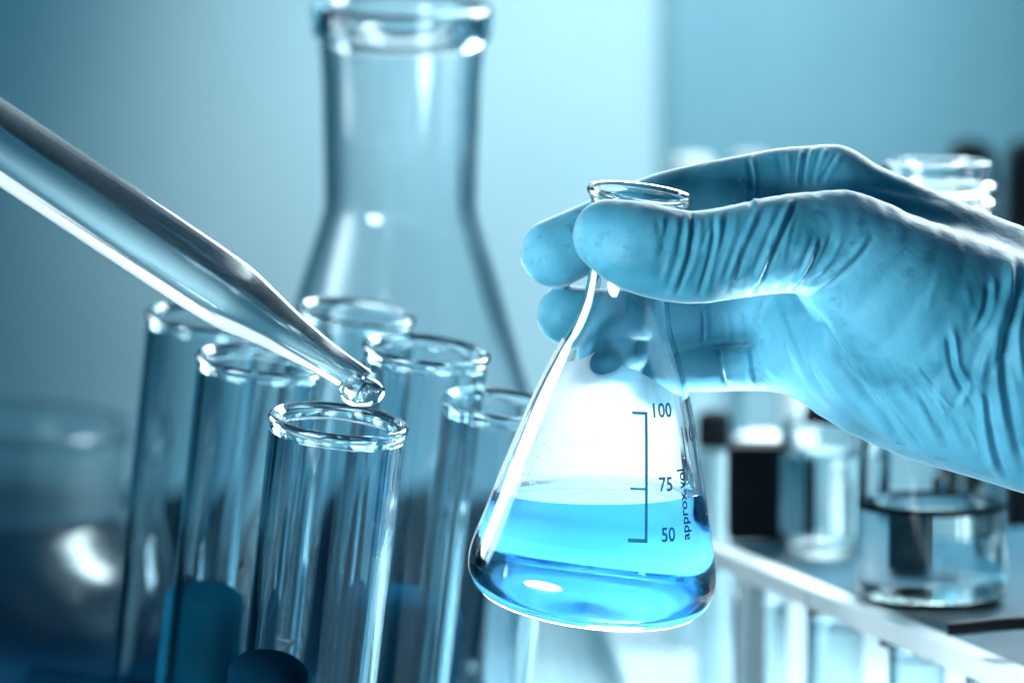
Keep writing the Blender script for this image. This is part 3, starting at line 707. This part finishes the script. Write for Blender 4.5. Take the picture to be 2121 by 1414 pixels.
# black box
bx = P(1565, 1172, 1.32); bx.z = dropz
o = from_bm('black_box', box_bm(-0.0098, 0.0098, -0.008, 0.008, 0.0006, 0.033, 0.0015), BLK); o.location = bx
tag(o, 'small black box on the rack between the hand held flask and the pale jar', 'box')
o = from_bm('black_box', box_bm(-0.0032, 0.0032, -0.004, 0.004, 0.0006, 0.030, 0.001), BLK); q = P(1950, 1200, 1.262); q.z = dropz; o.location = q
tag(o, 'black box behind the screw neck jar, seen bent through its liquid', 'box')
# white capped bottle behind the box
def solid(name, px, pyb, d, prof, m, label, cat, group=None, seg=48):
    kk = d/8000; pr = [(max(r, 0)*kk, z*kk) for r, z in prof]; pr[0] = (0.0, pr[0][1]); pr[-1] = (0.0, pr[-1][1])
    o = from_bm(name, lathe_bm(pr, seg, closed=False), m, None, True); o.location = P(px, pyb, d)
    return tag(o, label, cat, group) if label else o
def standing(name, px, ytop, d, w, m, capm, caph, label, cat, group=None, neck=0.6):
    """blurred background bottle that stands on the table"""
    kk = d/8000; top = P(px, ytop, d); h = top.z
    t = thing(name, label, cat, Matrix.Translation((top.x, top.y, 0.0005)), group); r = w*kk; c = caph*kk
    pr = [(0, 0), (r*0.9, 0), (r, r*0.15), (r, h-c-r*0.7), (r*0.9, h-c-r*0.35), (r*neck, h-c-r*0.05), (r*neck, h-c), (0, h-c)]
    from_bm('body', lathe_bm(pr, 48, closed=False), m, t, True)
    r2 = r*neck*1.15; z0 = h-c+0.0002; z1 = h-0.0005
    from_bm('cap', lathe_bm([(0, z0), (r2, z0), (r2, z1-r2*0.5), (r2*0.85, z1-r2*0.12), (r2*0.5, z1), (0, z1)], 48, closed=False), capm, t, True)
    return t
PALE = noisy(mat('pale_plastic', (0.45, 0.68, 0.76), 0.4), (0.42, 0.64, 0.72), (0.52, 0.74, 0.81), 30)
standing('bottle', 1432, 318, 1.62, 46, PALE, WPL, 95, 'blurred bottle with a round white cap above the flask rim', 'bottle', 'white capped bottles behind the hand', 0.95)
standing('bottle', 1552, 314, 1.66, 40, PALE, WPL, 80, 'blurred bottle whose white cap peeps over the index finger', 'bottle', 'white capped bottles behind the hand', 0.95)
standing('bottle', 1575, 895, 1.50, 58, WPL, WPL, 70, 'blurred white bottle just above the small black box', 'bottle', None, 0.9)
standing('bottle', 1478, 850, 1.45, 34, PALE, BLK, 80, 'blurred grey vial with a black cap at the right side of the hand held flask', 'vial', None, 0.9)
standing('bottle', 1640, 780, 1.55, 30, WPL, WPL, 60, 'slim white column bottle rising behind the pale jar, below the palm', 'bottle', None, 0.9)
# black instrument cases at the upper right
for px, w, l in ((2012, 44, 'left black instrument case with rounded top beside the jar neck'), (2160, 72, 'right black instrument case cut by the right edge of the picture')):
    d = 1.75; kk = d/8000; top = P(px, 292, d)
    o = from_bm('instrument_case', box_bm(-w*kk, w*kk, -0.02, 0.02, 0.0, top.z, 0.008, seg=5), BLK, None, True)
    o.location = (top.x, top.y, 0); tag(o, l, 'instrument', 'black instrument cases')
# black curved rod on the shelf at the right edge
pts = catmull([tuple(P(1962, 1302, 1.10)), tuple(P(2010, 1299, 1.10)), tuple(P(2070, 1292, 1.10)), tuple(P(2200, 1284, 1.10))], 6)
o = from_bm('curved_rod', tube_bm(pts, 2.0*mm), BLK, None, True); tag(o, 'thin black rod lying on the rack at the right edge', 'rod')
